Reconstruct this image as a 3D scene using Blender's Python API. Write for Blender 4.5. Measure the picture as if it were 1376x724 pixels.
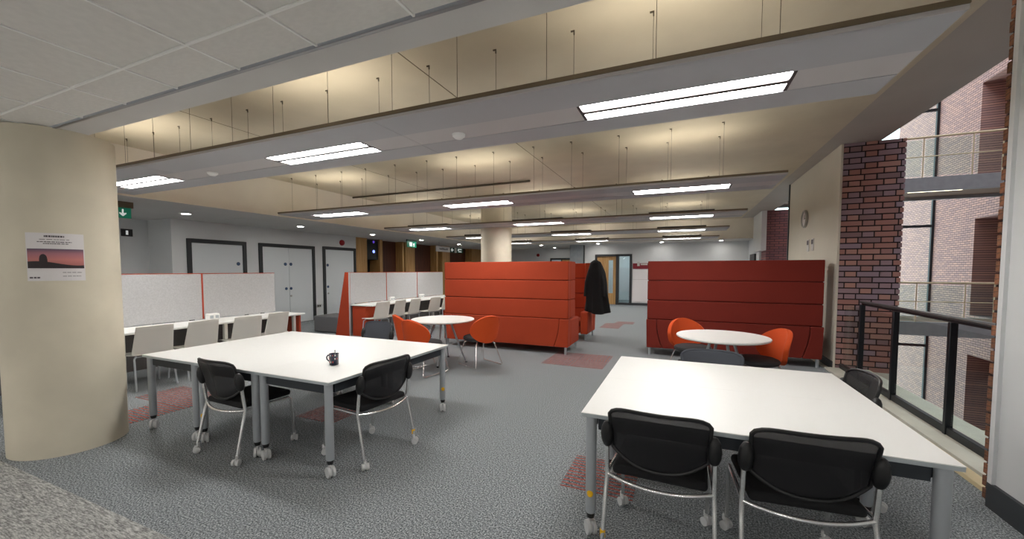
import bpy, math, random
from math import sin, cos, pi, radians, sqrt, atan2
from mathutils import Vector, Matrix

random.seed(7)
for o in list(bpy.data.objects):
    bpy.data.objects.remove(o)
scene = bpy.context.scene
COL = scene.collection

# ------------------------------------------------------------------ camera
CAM_F, CAM_W = 534.0, 1376.0
YAW, PITCH = radians(23.2), radians(2.9)
cam_data = bpy.data.cameras.new('camera')
cam_data.sensor_fit = 'HORIZONTAL'
cam_data.sensor_width = 36.0
cam_data.lens = CAM_F / CAM_W * 36.0
cam_data.shift_y = 28.0 / CAM_W
cam_data.clip_start = 0.02
cam_data.clip_end = 200
cam = bpy.data.objects.new('camera', cam_data)
COL.objects.link(cam)
cam.location = (0, 0, 1.52)
cam.rotation_euler = (pi / 2 - PITCH, 0, YAW)
scene.camera = cam

# ------------------------------------------------------------------ world, exposure
world = bpy.data.worlds.new('sky')
scene.world = world
world.use_nodes = True
bg = world.node_tree.nodes['Background']
bg.inputs[0].default_value = (0.87, 0.94, 1.0, 1)
bg.inputs[1].default_value = 3.6
scene.view_settings.view_transform = 'Standard'
scene.view_settings.look = 'None'
scene.view_settings.exposure = 0.0
scene.view_settings.gamma = 1.0
scene.view_settings.use_curve_mapping = False
TUBE_POWER = 43.0       # radiance of the troffer tubes
UP_POWER = 15.0         # radiance of the uplights on top of the rafts
DOWN_POWER = 90.0       # radiance of the small downlights

# ------------------------------------------------------------------ materials
def lin(c):
    def f(v):
        v /= 255.0
        return v / 12.92 if v <= 0.04045 else ((v + 0.055) / 1.055) ** 2.4
    return (f(c[0]), f(c[1]), f(c[2]), 1.0)

def mat(name, rgb, rough=0.6, metal=0.0, vary=0.0, vscale=8.0, bump=0.0, bscale=60.0, rgb2=None,
        transmission=0.0, alpha=None, emit=None, estr=0.0, coat=0.0, stretch=None, obj_random=0.0):
    m = bpy.data.materials.new(name)
    m.use_nodes = True
    nt = m.node_tree
    b = nt.nodes['Principled BSDF']
    b.inputs['Base Color'].default_value = lin(rgb)
    b.inputs['Roughness'].default_value = rough
    b.inputs['Metallic'].default_value = metal
    b.inputs['Transmission Weight'].default_value = transmission
    b.inputs['Coat Weight'].default_value = coat
    if alpha is not None:
        b.inputs['Alpha'].default_value = alpha
    if emit:
        b.inputs['Emission Color'].default_value = lin(emit)
        b.inputs['Emission Strength'].default_value = estr
    tc = None
    def coords(scale):
        tcn = nt.nodes.new('ShaderNodeTexCoord')
        mp = nt.nodes.new('ShaderNodeMapping')
        s = stretch or (1, 1, 1)
        mp.inputs['Scale'].default_value = (scale * s[0], scale * s[1], scale * s[2])
        nt.links.new(tcn.outputs['Object'], mp.inputs['Vector'])
        return mp.outputs['Vector']
    if vary > 0 or rgb2:
        n = nt.nodes.new('ShaderNodeTexNoise')
        n.inputs['Scale'].default_value = 1.0
        n.inputs['Detail'].default_value = 4
        nt.links.new(coords(vscale), n.inputs['Vector'])
        r = nt.nodes.new('ShaderNodeValToRGB')
        r.color_ramp.elements[0].position = 0.35
        r.color_ramp.elements[1].position = 0.65
        c = lin(rgb)
        if rgb2:
            r.color_ramp.elements[0].color = c
            r.color_ramp.elements[1].color = lin(rgb2)
        else:
            r.color_ramp.elements[0].color = tuple(v * (1 - vary) for v in c[:3]) + (1,)
            r.color_ramp.elements[1].color = tuple(min(1, v * (1 + vary)) for v in c[:3]) + (1,)
        nt.links.new(n.outputs['Fac'], r.inputs['Fac'])
        out = r.outputs['Color']
        if obj_random > 0:
            oi = nt.nodes.new('ShaderNodeObjectInfo')
            hs = nt.nodes.new('ShaderNodeHueSaturation')
            mr = nt.nodes.new('ShaderNodeMapRange')
            mr.inputs['To Min'].default_value = 1 - obj_random
            mr.inputs['To Max'].default_value = 1 + obj_random
            nt.links.new(oi.outputs['Random'], mr.inputs['Value'])
            nt.links.new(mr.outputs['Result'], hs.inputs['Value'])
            nt.links.new(out, hs.inputs['Color'])
            out = hs.outputs['Color']
        nt.links.new(out, b.inputs['Base Color'])
    if bump > 0:
        n2 = nt.nodes.new('ShaderNodeTexNoise')
        n2.inputs['Scale'].default_value = 1.0
        n2.inputs['Detail'].default_value = 3
        nt.links.new(coords(bscale), n2.inputs['Vector'])
        bp = nt.nodes.new('ShaderNodeBump')
        bp.inputs['Strength'].default_value = bump
        bp.inputs['Distance'].default_value = 0.01
        nt.links.new(n2.outputs['Fac'], bp.inputs['Height'])
        nt.links.new(bp.outputs['Normal'], b.inputs['Normal'])
    return m

def emat(name, rgb, strength):
    m = bpy.data.materials.new(name)
    m.use_nodes = True
    nt = m.node_tree
    nt.nodes.remove(nt.nodes['Principled BSDF'])
    e = nt.nodes.new('ShaderNodeEmission')
    e.inputs[0].default_value = lin(rgb)
    e.inputs[1].default_value = strength
    nt.links.new(e.outputs[0], nt.nodes['Material Output'].inputs[0])
    return m

def brick_mat(name, c1, c2, mortar, scale, axis='YZ', bw=0.24, rh=0.078):
    m = bpy.data.materials.new(name)
    m.use_nodes = True
    nt = m.node_tree
    b = nt.nodes['Principled BSDF']
    b.inputs['Roughness'].default_value = 0.85
    tc = nt.nodes.new('ShaderNodeTexCoord')
    sp = nt.nodes.new('ShaderNodeSeparateXYZ')
    cb = nt.nodes.new('ShaderNodeCombineXYZ')
    nt.links.new(tc.outputs['Object'], sp.inputs[0])
    if axis == 'YZ':
        nt.links.new(sp.outputs['Y'], cb.inputs[0])
    else:
        nt.links.new(sp.outputs['X'], cb.inputs[0])
    nt.links.new(sp.outputs['Z'], cb.inputs[1])
    br = nt.nodes.new('ShaderNodeTexBrick')
    br.inputs['Scale'].default_value = scale
    br.inputs['Brick Width'].default_value = bw
    br.inputs['Row Height'].default_value = rh
    br.inputs['Mortar Size'].default_value = 0.009
    br.inputs['Color1'].default_value = lin(c1)
    br.inputs['Color2'].default_value = lin(c2)
    br.inputs['Mortar'].default_value = lin(mortar)
    nt.links.new(cb.outputs[0], br.inputs['Vector'])
    nt.links.new(br.outputs['Color'], b.inputs['Base Color'])
    bp = nt.nodes.new('ShaderNodeBump')
    bp.inputs['Strength'].default_value = 0.5
    bp.inputs['Distance'].default_value = 0.01
    bp.invert = True
    nt.links.new(br.outputs['Fac'], bp.inputs['Height'])
    nt.links.new(bp.outputs['Normal'], b.inputs['Normal'])
    return m

def carpet_mat(name, dark, mid, light, scale=100.0, stretch=(1, 1, 1)):
    m = bpy.data.materials.new(name)
    m.use_nodes = True
    nt = m.node_tree
    b = nt.nodes['Principled BSDF']
    b.inputs['Roughness'].default_value = 0.95
    b.inputs['Specular IOR Level'].default_value = 0.1
    tc = nt.nodes.new('ShaderNodeTexCoord')
    mp = nt.nodes.new('ShaderNodeMapping')
    mp.inputs['Scale'].default_value = tuple(scale * s for s in stretch)
    nt.links.new(tc.outputs['Object'], mp.inputs[0])
    n = nt.nodes.new('ShaderNodeTexNoise')
    n.inputs['Scale'].default_value = 1
    n.inputs['Detail'].default_value = 3
    n.inputs['Roughness'].default_value = 0.7
    nt.links.new(mp.outputs[0], n.inputs['Vector'])
    r = nt.nodes.new('ShaderNodeValToRGB')
    e = r.color_ramp.elements
    e[0].position = 0.36; e[0].color = lin(dark)
    e[1].position = 0.66; e[1].color = lin(light)
    k = e.new(0.5); k.color = lin(mid)
    nt.links.new(n.outputs['Fac'], r.inputs['Fac'])
    nt.links.new(r.outputs[0], b.inputs['Base Color'])
    return m

def stripe_mat(name, axis, base, red):
    m = carpet_mat(name, base[0], base[1], base[2])
    nt = m.node_tree
    b = nt.nodes['Principled BSDF']
    ramp = b.inputs['Base Color'].links[0].from_socket
    tc = nt.nodes.new('ShaderNodeTexCoord')
    w = nt.nodes.new('ShaderNodeTexWave')
    w.bands_direction = axis
    w.inputs['Scale'].default_value = 7.0
    w.inputs['Distortion'].default_value = 1.6
    w.inputs['Detail'].default_value = 2
    w.inputs['Detail Scale'].default_value = 3
    nt.links.new(tc.outputs['Object'], w.inputs['Vector'])
    r = nt.nodes.new('ShaderNodeValToRGB')
    r.color_ramp.elements[0].position = 0.62
    r.color_ramp.elements[1].position = 0.85
    nt.links.new(w.outputs['Fac'], r.inputs['Fac'])
    mx = nt.nodes.new('ShaderNodeMixRGB')
    mx.inputs['Color2'].default_value = lin(red)
    nt.links.new(r.outputs[0], mx.inputs['Fac'])
    nt.links.new(ramp, mx.inputs['Color1'])
    nt.links.new(mx.outputs[0], b.inputs['Base Color'])
    return m

M = {}
M['carpet'] = carpet_mat('carpet_grey', (66, 70, 73), (128, 133, 136), (200, 205, 208))
M['carpet_light'] = carpet_mat('carpet_light', (112, 112, 111), (160, 160, 158), (206, 206, 203), 120, (0.2, 1.2, 1))
M['stripe_x'] = stripe_mat('carpet_stripe_cross', 'Y', ((60, 64, 68), (108, 111, 115), (170, 174, 176)), (166, 88, 78))
M['stripe_y'] = stripe_mat('carpet_stripe_long', 'X', ((60, 64, 68), (108, 111, 115), (170, 174, 176)), (166, 88, 78))
M['slab'] = mat('cream_concrete', (198, 188, 166), 0.8, vary=0.05, vscale=1.6, bump=0.08, bscale=14)
M['slab_edge'] = mat('shaded_slab_edge', (176, 170, 162), 0.8, vary=0.03, vscale=2)  # slightly different plaster, its grey darkened to carry the shade there
M['fascia'] = mat('cream_fascia', (222, 214, 200), 0.8, vary=0.03, vscale=2)
M['white_ceiling'] = mat('white_plaster_ceiling', (205, 203, 200), 0.85, vary=0.02, vscale=2)
M['tile'] = mat('ceiling_tile', (224, 221, 216), 0.9, vary=0.03, vscale=12, bump=0.1, bscale=180)
M['tbar'] = mat('ceiling_grid', (244, 243, 240), 0.5)
M['alu'] = mat('aluminium_trim', (150, 150, 152), 0.35, 0.8)
M['raft'] = mat('raft_panel', (172, 172, 176), 0.55, vary=0.02, vscale=1)
M['raft_mid'] = mat('raft_mid_panel', (190, 186, 186), 0.55, vary=0.02, vscale=1)
M['bronze'] = mat('bronze_edge', (112, 98, 78), 0.5, 0.2)
M['dark_gap'] = mat('dark_louvre', (48, 42, 42), 0.5)
M['wire'] = mat('steel_wire', (92, 84, 70), 0.5, 0.5)
M['tube'] = emat('fluorescent_tube', (253, 251, 248), TUBE_POWER)
M['uplight'] = emat('uplight_tube', (255, 246, 230), UP_POWER)
M['down'] = emat('downlight_lamp', (255, 250, 242), DOWN_POWER)
M['column'] = mat('cream_column', (212, 204, 184), 0.75, vary=0.06, vscale=2.2, bump=0.05, bscale=9)
M['wall_white'] = mat('white_wall_paint', (214, 216, 217), 0.8, vary=0.015, vscale=2)
M['wall_cream'] = mat('offwhite_wall_paint', (206, 200, 186), 0.8, vary=0.02, vscale=2)
M['door_white'] = mat('white_door', (212, 217, 220), 0.45)
M['black_frame'] = mat('black_frame_paint', (38, 41, 44), 0.5)
M['skirting'] = mat('charcoal_skirting', (52, 56, 60), 0.5)
M['wood'] = mat('light_oak', (190, 150, 96), 0.5, rgb2=(168, 126, 74), vscale=3, stretch=(6, 6, 0.5))
M['wood_dark'] = mat('red_brown_veneer', (92, 48, 28), 0.5, rgb2=(72, 36, 20), vscale=3, stretch=(6, 6, 0.5))
M['dark_room'] = mat('dark_recess_paint', (52, 48, 46), 0.8)
M['white_top'] = mat('white_laminate', (240, 240, 237), 0.35)
M['edge_grey'] = mat('pale_grey_edge', (176, 184, 188), 0.4)
M['leg_grey'] = mat('silver_grey_leg', (172, 177, 182), 0.4, 0.15)
M['dark_steel'] = mat('dark_steel', (44, 50, 56), 0.5, 0.2)
M['black_plastic'] = mat('black_plastic', (20, 20, 22), 0.45)
M['black_fabric'] = mat('black_fabric', (18, 18, 21), 0.9, bump=0.3, bscale=300)
M['chrome'] = mat('chrome', (236, 236, 236), 0.22, 0.9)
M['caster'] = mat('pale_caster', (205, 206, 206), 0.4)
M['yellow'] = mat('yellow_sticker', (244, 190, 20), 0.5)
M['white_shell'] = mat('white_shell_plastic', (226, 224, 216), 0.4)
M['orange'] = mat('orange_fabric', (212, 78, 22), 0.85, bump=0.15, bscale=400)
M['rust'] = mat('rust_orange_fabric', (166, 58, 24), 0.9, bump=0.15, bscale=400, vary=0.03, vscale=3)
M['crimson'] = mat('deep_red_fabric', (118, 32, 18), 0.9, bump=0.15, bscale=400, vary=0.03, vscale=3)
M['seam'] = mat('seam_dark', (84, 24, 12), 0.9)
M['seat_grey'] = mat('dark_seat_fabric', (50, 50, 52), 0.9)
M['slate'] = mat('slate_fabric', (70, 73, 80), 0.9, bump=0.2, bscale=300)
M['bench_grey'] = mat('grey_bench_fabric', (104, 104, 106), 0.9, bump=0.2, bscale=300)
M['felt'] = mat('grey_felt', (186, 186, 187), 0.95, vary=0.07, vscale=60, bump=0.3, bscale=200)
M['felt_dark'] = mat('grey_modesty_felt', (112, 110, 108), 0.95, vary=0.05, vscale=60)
M['red_trim'] = mat('red_trim', (176, 72, 48), 0.8)
M['coat'] = mat('black_coat_cloth', (13, 13, 15), 0.95, bump=0.3, bscale=40)
M['glass'] = mat('clear_glass', (225, 240, 236), 0.02, alpha=0.10)
M['glass_pale'] = mat('pale_glass', (214, 234, 232), 0.05, alpha=0.10)
M['brick_face'] = mat('brick_clay', (172, 122, 112), 0.85, rgb2=(146, 126, 138), vscale=2.2, bump=0.4, bscale=90, obj_random=0.28)
M['brick_brown'] = mat('brick_clay_brown', (150, 98, 70), 0.85, rgb2=(104, 76, 60), vscale=4, bump=0.4, bscale=90, obj_random=0.3)
M['mortar'] = mat('dark_mortar', (48, 42, 43), 0.95)
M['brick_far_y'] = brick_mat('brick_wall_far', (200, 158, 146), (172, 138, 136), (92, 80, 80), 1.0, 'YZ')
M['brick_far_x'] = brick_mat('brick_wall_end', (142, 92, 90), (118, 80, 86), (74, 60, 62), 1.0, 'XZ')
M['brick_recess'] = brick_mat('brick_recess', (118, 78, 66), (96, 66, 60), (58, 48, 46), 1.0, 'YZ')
M['concrete'] = mat('pale_concrete', (150, 156, 160), 0.8, vary=0.06, vscale=6)
M['soffit_brown'] = mat('brown_soffit', (120, 96, 80), 0.8)
M['rail_cream'] = mat('cream_handrail', (214, 204, 172), 0.5)
M['rail_dark'] = mat('dark_rail_steel', (46, 50, 54), 0.4, 0.6)
M['rail_top'] = mat('grey_handrail', (104, 104, 106), 0.3, 0.8)
M['sill'] = mat('cream_sill', (210, 206, 192), 0.6, vary=0.05, vscale=5)
M['batten'] = mat('pine_batten', (214, 196, 156), 0.6)
M['paper'] = mat('paper', (226, 222, 222), 0.7)
M['ink'] = mat('printed_ink', (92, 86, 90), 0.8)
M['sign_green'] = mat('sign_green', (14, 108, 84), 0.4, emit=(14, 120, 92), estr=0.25)
M['sign_dark'] = mat('sign_dark_green', (16, 62, 46), 0.5)
M['sign_white'] = mat('sign_white', (236, 240, 238), 0.5, emit=(240, 246, 244), estr=0.4)
M['sign_grey'] = mat('sign_grey', (196, 192, 188), 0.5)
M['blue_disc'] = mat('blue_sign_disc', (56, 80, 112), 0.4)
M['red_bell'] = mat('red_alarm', (150, 20, 28), 0.4)
M['maroon'] = mat('maroon_banner', (122, 26, 40), 0.7)
M['mug'] = mat('navy_glaze', (30, 36, 60), 0.25, coat=0.4)
M['mug_red'] = mat('mug_red_print', (176, 64, 60), 0.4)
M['mug_white'] = mat('mug_white_print', (226, 224, 222), 0.4)
M['silver'] = mat('brushed_silver', (176, 176, 172), 0.3, 0.9)
M['blue_glow'] = emat('blue_indicator', (120, 140, 255), 3.0)
M['purple_glow'] = emat('purple_indicator', (110, 80, 220), 0.6)

def poster_mat():
    m = bpy.data.materials.new('sunset_print')
    m.use_nodes = True
    nt = m.node_tree
    b = nt.nodes['Principled BSDF']
    b.inputs['Roughness'].default_value = 0.6
    uv = nt.nodes.new('ShaderNodeUVMap')
    sp = nt.nodes.new('ShaderNodeSeparateXYZ')
    nt.links.new(uv.outputs[0], sp.inputs[0])
    r = nt.nodes.new('ShaderNodeValToRGB')
    e = r.color_ramp.elements
    e[0].position = 0.0; e[0].color = lin((150, 84, 84))
    e[1].position = 1.0; e[1].color = lin((84, 76, 96))
    a = e.new(0.45); a.color = lin((198, 124, 118))
    a = e.new(0.75); a.color = lin((170, 112, 122))
    nt.links.new(sp.outputs['Y'], r.inputs[0])
    nt.links.new(r.outputs[0], b.inputs['Base Color'])
    return m
M['sunset'] = poster_mat()
M['hill'] = mat('hill_print', (48, 38, 42), 0.7)

def mesh_back_mat():
    m = mat('black_mesh_weave', (22, 22, 26), 0.6)
    nt = m.node_tree
    b = nt.nodes['Principled BSDF']
    t = nt.nodes.new('ShaderNodeBsdfTransparent')
    mx = nt.nodes.new('ShaderNodeMixShader')
    mx.inputs[0].default_value = 0.2
    nt.links.new(b.outputs[0], mx.inputs[1])
    nt.links.new(t.outputs[0], mx.inputs[2])
    nt.links.new(mx.outputs[0], nt.nodes['Material Output'].inputs[0])
    return m
M['mesh_back'] = mesh_back_mat()

def glass_mat(name, tint, gloss):
    m = bpy.data.materials.new(name)
    m.use_nodes = True
    nt = m.node_tree
    nt.nodes.remove(nt.nodes['Principled BSDF'])
    t = nt.nodes.new('ShaderNodeBsdfTransparent'); t.inputs[0].default_value = lin(tint)
    g = nt.nodes.new('ShaderNodeBsdfGlossy'); g.inputs['Roughness'].default_value = 0.03
    mx = nt.nodes.new('ShaderNodeMixShader'); mx.inputs[0].default_value = gloss
    nt.links.new(t.outputs[0], mx.inputs[1]); nt.links.new(g.outputs[0], mx.inputs[2])
    nt.links.new(mx.outputs[0], nt.nodes['Material Output'].inputs[0])
    return m
M['glass'] = glass_mat('clear_glass', (246, 251, 249), 0.06)
M['glass_pale'] = glass_mat('pale_glass', (240, 249, 247), 0.07)

def pier_brick_mat():
    m = mat('brick_clay', (150, 110, 100), 0.85, vary=0.1, vscale=30, bump=0.4, bscale=90)
    nt = m.node_tree
    b = nt.nodes['Principled BSDF']
    src = b.inputs['Base Color'].links[0].from_socket
    oi = nt.nodes.new('ShaderNodeObjectInfo')
    r = nt.nodes.new('ShaderNodeValToRGB')
    r.color_ramp.interpolation = 'CONSTANT'
    e = r.color_ramp.elements
    e[0].position = 0; e[0].color = lin((176, 128, 118))
    e[1].position = 0.85; e[1].color = lin((136, 116, 122))
    for p, c in [(0.18, (158, 138, 148)), (0.36, (190, 146, 134)), (0.52, (152, 140, 156)), (0.7, (168, 128, 124))]:
        k = e.new(p); k.color = lin(c)
    nt.links.new(oi.outputs['Random'], r.inputs[0])
    mx = nt.nodes.new('ShaderNodeMixRGB'); mx.inputs[0].default_value = 0.3
    nt.links.new(r.outputs[0], mx.inputs[1]); nt.links.new(src, mx.inputs[2])
    nt.links.new(mx.outputs[0], b.inputs['Base Color'])
    return m
M['brick_face'] = pier_brick_mat()

# ------------------------------------------------------------------ mesh helpers
class MB:
    def __init__(self):
        self.v = []; self.f = []
    def add(self, vs, fs):
        n = len(self.v)
        self.v += [tuple(p) for p in vs]
        self.f += [tuple(i + n for i in f) for f in fs]
        return self
    def box(self, x0, x1, y0, y1, z0, z1):
        vs = [(x0, y0, z0), (x1, y0, z0), (x1, y1, z0), (x0, y1, z0), (x0, y0, z1), (x1, y0, z1), (x1, y1, z1), (x0, y1, z1)]
        return self.add(vs, [(0, 3, 2, 1), (4, 5, 6, 7), (0, 1, 5, 4), (1, 2, 6, 5), (2, 3, 7, 6), (3, 0, 4, 7)])
    def tube(self, pts, r, n=10):
        pts = [Vector(p) for p in pts]
        rs = r if isinstance(r, (list, tuple)) else [r] * len(pts)
        up = None; rings = []
        for i, p in enumerate(pts):
            a = pts[max(i - 1, 0)]; b = pts[min(i + 1, len(pts) - 1)]
            t = (b - a).normalized()
            if up is None:
                up = Vector((0, 0, 1)) if abs(t.z) < 0.9 else Vector((1, 0, 0))
            s = t.cross(up).normalized()
            up = s.cross(t).normalized()
            rings.append([p + (s * cos(2 * pi * k / n) + up * sin(2 * pi * k / n)) * rs[i] for k in range(n)])
        vs = [q for ring in rings for q in ring]; fs = []
        for i in range(len(rings) - 1):
            for k in range(n):
                k2 = (k + 1) % n
                fs.append((i * n + k, i * n + k2, (i + 1) * n + k2, (i + 1) * n + k))
        fs.append(tuple(reversed(range(n))))
        fs.append(tuple((len(rings) - 1) * n + k for k in range(n)))
        return self.add(vs, fs)
    def lathe(self, prof, c=(0, 0, 0), n=32, axis='Z'):
        vs = []; fs = []
        for (r, z) in prof:
            for k in range(n):
                a = 2 * pi * k / n
                if axis == 'Z':
                    vs.append((c[0] + r * cos(a), c[1] + r * sin(a), c[2] + z))
                elif axis == 'X':
                    vs.append((c[0] + z, c[1] + r * cos(a), c[2] + r * sin(a)))
                else:
                    vs.append((c[0] + r * sin(a), c[1] + z, c[2] + r * cos(a)))
        for i in range(len(prof) - 1):
            for k in range(n):
                k2 = (k + 1) % n
                fs.append((i * n + k, i * n + k2, (i + 1) * n + k2, (i + 1) * n + k))
        if prof[0][0] > 1e-6:
            fs.append(tuple(reversed(range(n))))
        if prof[-1][0] > 1e-6:
            fs.append(tuple((len(prof) - 1) * n + k for k in range(n)))
        return self.add(vs, fs)
    def prism(self, poly, axis, a, b):
        # poly: 2-D outline (counter-clockwise), extruded from a to b on the axis
        n = len(poly)
        def P(p, t):
            if axis == 'X': return (t, p[0], p[1])
            if axis == 'Y': return (p[0], t, p[1])
            return (p[0], p[1], t)
        vs = [P(p, a) for p in poly] + [P(p, b) for p in poly]
        fs = [tuple(reversed(range(n))), tuple(range(n, 2 * n))]
        for i in range(n):
            j = (i + 1) % n
            fs.append((i, j, n + j, n + i))
        return self.add(vs, fs)
    def grid(self, fn, nu, nv):
        vs = [fn(i / nu, j / nv) for j in range(nv + 1) for i in range(nu + 1)]
        fs = [(j * (nu + 1) + i, j * (nu + 1) + i + 1, (j + 1) * (nu + 1) + i + 1, (j + 1) * (nu + 1) + i) for j in range(nv) for i in range(nu)]
        return self.add(vs, fs)
    def build(self, name, m, parent=None, bevel=0.0, seg=2, solid=0.0, sub=0, offset=0.0, loc=None, flat=False):
        me = bpy.data.meshes.new(name)
        me.from_pydata(self.v, [], self.f)
        me.materials.append(M[m] if isinstance(m, str) else m)
        import bmesh
        bm = bmesh.new(); bm.from_mesh(me)
        bmesh.ops.remove_doubles(bm, verts=bm.verts, dist=1e-6)
        bmesh.ops.recalc_face_normals(bm, faces=bm.faces)
        bm.to_mesh(me); bm.free()
        if not flat:
            for p in me.polygons:
                p.use_smooth = True
            if sub == 0:
                me.set_sharp_from_angle(angle=radians(38))
        o = bpy.data.objects.new(name, me)
        COL.objects.link(o)
        if loc: o.location = loc
        if parent: o.parent = parent
        if solid:
            s = o.modifiers.new('thickness', 'SOLIDIFY'); s.thickness = solid; s.offset = offset
        if bevel:
            b = o.modifiers.new('bevel', 'BEVEL'); b.width = bevel; b.segments = seg; b.limit_method = 'ANGLE'
        if sub:
            s = o.modifiers.new('smooth', 'SUBSURF'); s.levels = sub; s.render_levels = sub
        return o

def B(x0, x1, y0, y1, z0, z1):
    return MB().box(x0, x1, y0, y1, z0, z1)

def tag(o, label, cat, group=None):
    o['label'] = label; o['category'] = cat
    if group: o['group'] = group
    return o

def struct(o, label=None):
    o['kind'] = 'structure'
    if label: o['label'] = label
    return o

def thing(name, label, cat, loc=(0, 0, 0), rz=0.0, group=None):
    o = bpy.data.objects.new(name, None)
    o.empty_display_size = 0.1
    COL.objects.link(o)
    o.location = loc; o.rotation_euler = (0, 0, rz)
    return tag(o, label, cat, group)

def copy_tree(o, parent=None):
    c = o.copy(); COL.objects.link(c)
    if parent: c.parent = parent
    for ch in o.children:
        copy_tree(ch, c)
    return c

def dup(root, loc, rz, label, group=None):
    r = copy_tree(root)
    r.location = loc; r.rotation_euler = (0, 0, rz); r['label'] = label
    if group: r['group'] = group
    return r

def text_mesh(name, body, size, m, parent, loc, rot, extrude=0.0006):
    cu = bpy.data.curves.new(name, 'FONT')
    cu.body = body; cu.size = size; cu.extrude = extrude; cu.align_x = 'CENTER'; cu.align_y = 'CENTER'
    cu.resolution_u = 2
    t = bpy.data.objects.new(name, cu); COL.objects.link(t)
    dg = bpy.context.evaluated_depsgraph_get()
    me = bpy.data.meshes.new_from_object(t.evaluated_get(dg))
    bpy.data.objects.remove(t); bpy.data.curves.remove(cu)
    me.materials.clear(); me.materials.append(M[m])
    o = bpy.data.objects.new(name, me); COL.objects.link(o)
    o.location = loc; o.rotation_euler = rot; o.parent = parent
    return o

ZC = 2.65      # dropped ceiling and rafts
ZS = 3.40      # slab soffit
XF = -7.8      # edge of the left soffit
XL = -10.3     # left wall
XR = 2.15      # right wall line

# ================================================================== STRUCTURE
floor = struct(B(-13, 2.05, -4, 21, -0.35, 0).build('floor', 'carpet', flat=True), 'dark grey speckled carpet floor')
fl = B(-13, 1.84, -4, 1.24, 0, 0.004).build('carpet_field', 'carpet_light', floor, flat=True)
fl['label'] = 'paler grey streaky carpet field'
def carpet_tile(x, y, d, s=0.5):
    B(-s / 2 + 0.003, s / 2 - 0.003, -s / 2 + 0.003, s / 2 - 0.003, 0, 0.003).build('carpet_tile', 'stripe_' + d, floor, loc=(x, y, 0), flat=True)
for (x, y, d) in [(-5.75, 2.78, 'x'), (-5.25, 2.78, 'x'), (-5.25, 2.28, 'x'), (-1.85, 6.85, 'x'), (-1.35, 6.85, 'y'), (-1.85, 6.35, 'y'),
                  (-1.35, 6.35, 'x'), (-0.52, 2.9, 'x'), (-1.75, 10.8, 'x'), (-1.75, 11.3, 'y'), (-1.5, 11.8, 'x'), (-3.42, 3.1, 'y')]:
    carpet_tile(x, y, d)

slab = struct(B(-7.85, 1.92, 1.6, 17.95, ZS, ZS + 0.35).build('ceiling', 'slab', flat=True), 'cream concrete slab soffit')
struct(B(1.92, 2.62, 1.6, 17.95, ZS + 0.005, ZS + 0.35).build('ceiling', 'slab_edge', flat=True), 'plaster slab edge along the atrium, shade put into its grey')
for x in (-2.3, -5.5):      # joints of the slab bays
    B(x - 0.005, x + 0.005, 1.75, 17.9, ZS - 0.002, ZS + 0.01).build('slab_joint', 'bronze', slab, flat=True)
B(-13, -7.85, 1.6, 21, ZS, ZS + 0.35).build('slab_bay', 'slab', slab, flat=True)
B(-7.85, -4.2, 17.95, 21, ZS, ZS + 0.35).build('slab_bay', 'slab', slab, flat=True)

# left soffit with its cream fascia, far soffit
soffit = struct(B(-12.5, XF - 0.02, 1.72, 20.5, ZC, ZC + 0.06).build('ceiling', 'white_ceiling', flat=True), 'white plaster soffit along the doors')
struct(B(XF - 0.02, XF, 1.72, 20.5, ZC, ZS).build('trim_1', 'fascia', flat=True), 'cream fascia between soffit and slab')
struct(B(XF, 2.4, 16.6, 20.5, ZC + 0.02, ZC + 0.08).build('ceiling', 'white_ceiling', flat=True), 'white soffit before the far wall')
struct(B(XF, 2.4, 16.58, 16.6, ZC + 0.02, ZS).build('trim_2', 'fascia', flat=True), 'fascia of the far soffit')

# dropped tile ceiling
drop = struct(B(-12.5, 1.85, -4, 1.25, ZC + 0.02, ZC + 0.06).build('ceiling', 'white_ceiling', flat=True), 'dropped ceiling of square white tiles')
XT0, T = -1.727, 0.6
tile_me = None
def ceiling_tile(x0, x1, y0, y1):
    global tile_me
    if tile_me is None:
        o = B(-0.5, 0.5, -0.5, 0.5, 0, 0.016).build('ceiling_tile', 'tile', drop, flat=True)
        tile_me = o
    else:
        o = tile_me.copy(); COL.objects.link(o)
    o.location = ((x0 + x1) / 2, (y0 + y1) / 2, ZC + 0.008)
    o.scale = (x1 - x0 - 0.014, y1 - y0 - 0.014, 1)
for i in range(-11, 6):
    xa = XT0 + i * T
    ceiling_tile(xa, min(xa + T, 1.84), 1.25, 1.516)
    for j in range(4):
        ceiling_tile(xa, min(xa + T, 1.84), 1.25 - (j + 1) * T, 1.25 - j * T)
for j in range(6):
    y = 1.25 - j * T
    B(-8.4, 1.84, y - 0.006, y + 0.006, ZC, ZC + 0.02).build('grid_bar', 'tbar', drop, flat=True)
for i in range(-11, 7):
    x = min(XT0 + i * T, 1.83)
    B(x - 0.006, x + 0.006, -1.75, 1.516, ZC + 0.001, ZC + 0.02).build('grid_bar', 'tbar', drop, flat=True)
B(-8.4, 1.84, 1.516, 1.536, ZC - 0.005, ZC + 0.02).build('edge_channel', 'alu', drop, flat=True)
struct(B(-12.5, 1.85, 1.536, 1.72, ZC, ZS).build('trim_3', 'white_ceiling', flat=True), 'white bulkhead edging the tile ceiling')

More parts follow.
